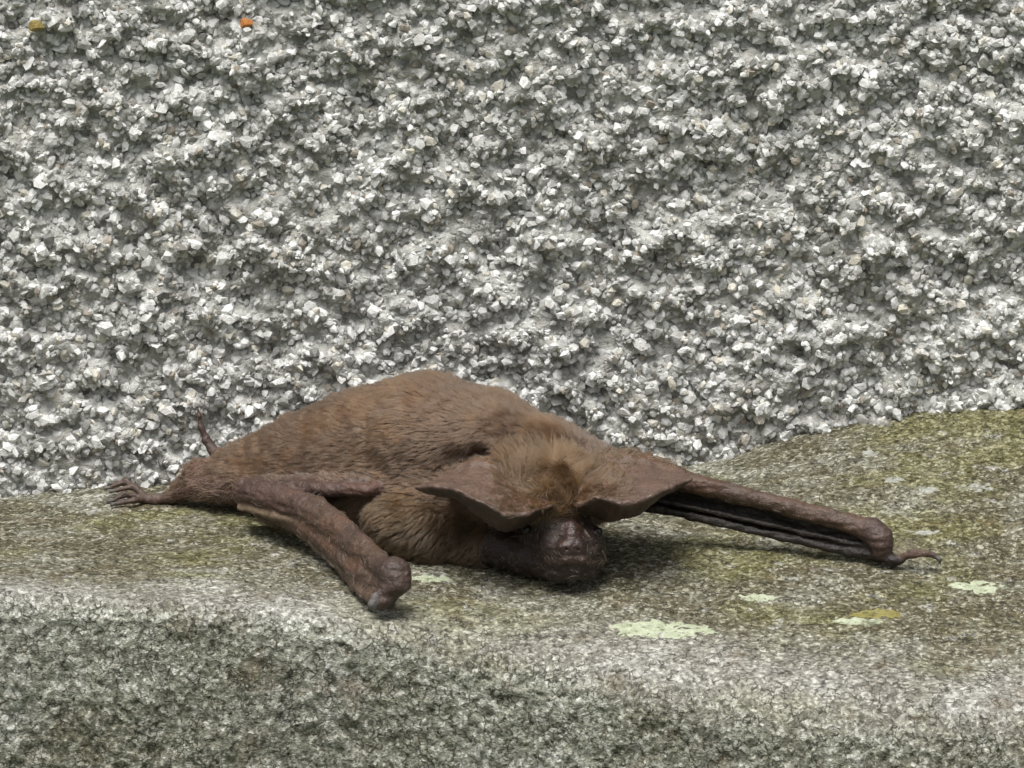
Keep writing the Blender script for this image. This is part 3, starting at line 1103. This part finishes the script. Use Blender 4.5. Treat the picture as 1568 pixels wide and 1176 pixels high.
lift[is_chest] += 0.10
d0 = flow * (1 - 0.4 * lift)[:, None] + nrm * (lift + 0.25)[:, None] + rng.normal(0, 0.10, (NH, 3))
d0 /= np.linalg.norm(d0, axis=1, keepdims=True)
d1 = flow + nrm * (lift * 0.35)[:, None] + rng.normal(0, 0.14, (NH, 3))
d1 /= np.linalg.norm(d1, axis=1, keepdims=True)
NP = 5
ts = np.linspace(0, 1, NP)
pts = np.stack([root + L[:, None] * (d0 * (t - 0.5 * t * t) + d1 * 0.5 * t * t) for t in ts], 1)
# locks: tips drawn towards shared points
from mathutils.kdtree import KDTree
nc = 6000
cid = rng.choice(NH, nc, replace=False)
kd = KDTree(nc)
for q in range(nc):
    kd.insert(root[cid[q]], q)
kd.balance()
near_c = np.array([kd.find(p)[1] for p in root])
ctr = root[cid[near_c]]
toff = ctr + (pts[:, -1] - root) - pts[:, -1]
str_ = np.where(is_head, 0.85, np.where(is_chest, 0.6, 0.45))
pts += (ts ** 1.5)[None, :, None] * (toff * str_[:, None])[:, None, :]
base_h = np.where(is_head[:, None], [0.094, 0.061, 0.036], np.where(is_chest[:, None], [0.070, 0.046, 0.026], [0.101, 0.062, 0.039]))
base_h = np.where(is_arm[:, None] | (nm == 'shoulder')[:, None], [0.12, 0.082, 0.062], base_h)
base_h = np.where((nm == 'rump')[:, None], [0.105, 0.060, 0.041], base_h)
tone = 0.88 * base_h * (1 + 0.28 * fbm(root @ RT / 0.6, 361, 3))[:, None] * rng.uniform(0.6, 1.35, (NH, 1))
ocr = sstep(0.0, 0.4, fbm(root @ RT / 0.5, 371, 3))[:, None]
tone = tone * (1 + ocr * np.array([0.10, 0.0, -0.16]))
cu = bpy.data.hair_curves.new('fur')
cu.add_curves([NP] * NH)
cu.attributes['position'].data.foreach_set('vector', (pts.reshape(-1, 3) * CM).astype(np.float32).ravel())
ra = cu.attributes.get('radius') or cu.attributes.new('radius', 'FLOAT', 'POINT')
prof = np.array([1.0, 0.95, 0.8, 0.55, 0.15]) * 0.0040 * CM
ra.data.foreach_set('value', np.tile(prof, NH).astype(np.float32))
ca = cu.attributes.new('tone', 'FLOAT_COLOR', 'CURVE')
c4 = np.ones((NH, 4), dtype=np.float32)
c4[:, :3] = np.clip(tone, 0.01, 0.9)
ca.data.foreach_set('color', c4.ravel())
m = Mat('bat_fur', 0.6, 0.3)
hb = m.node('ShaderNodeBsdfHairPrincipled')
hb.parametrization = 'COLOR'
m.link(m.attr('tone'), hb.inputs['Color'])
hb.inputs['Roughness'].default_value = 0.45
hb.inputs['Radial Roughness'].default_value = 0.55
outn = [n for n in m.nt.nodes if n.type == 'OUTPUT_MATERIAL'][0]
m.link(hb.outputs[0], outn.inputs['Surface'])
cu.materials.append(m.m)
link('fur', cu, bat, None)
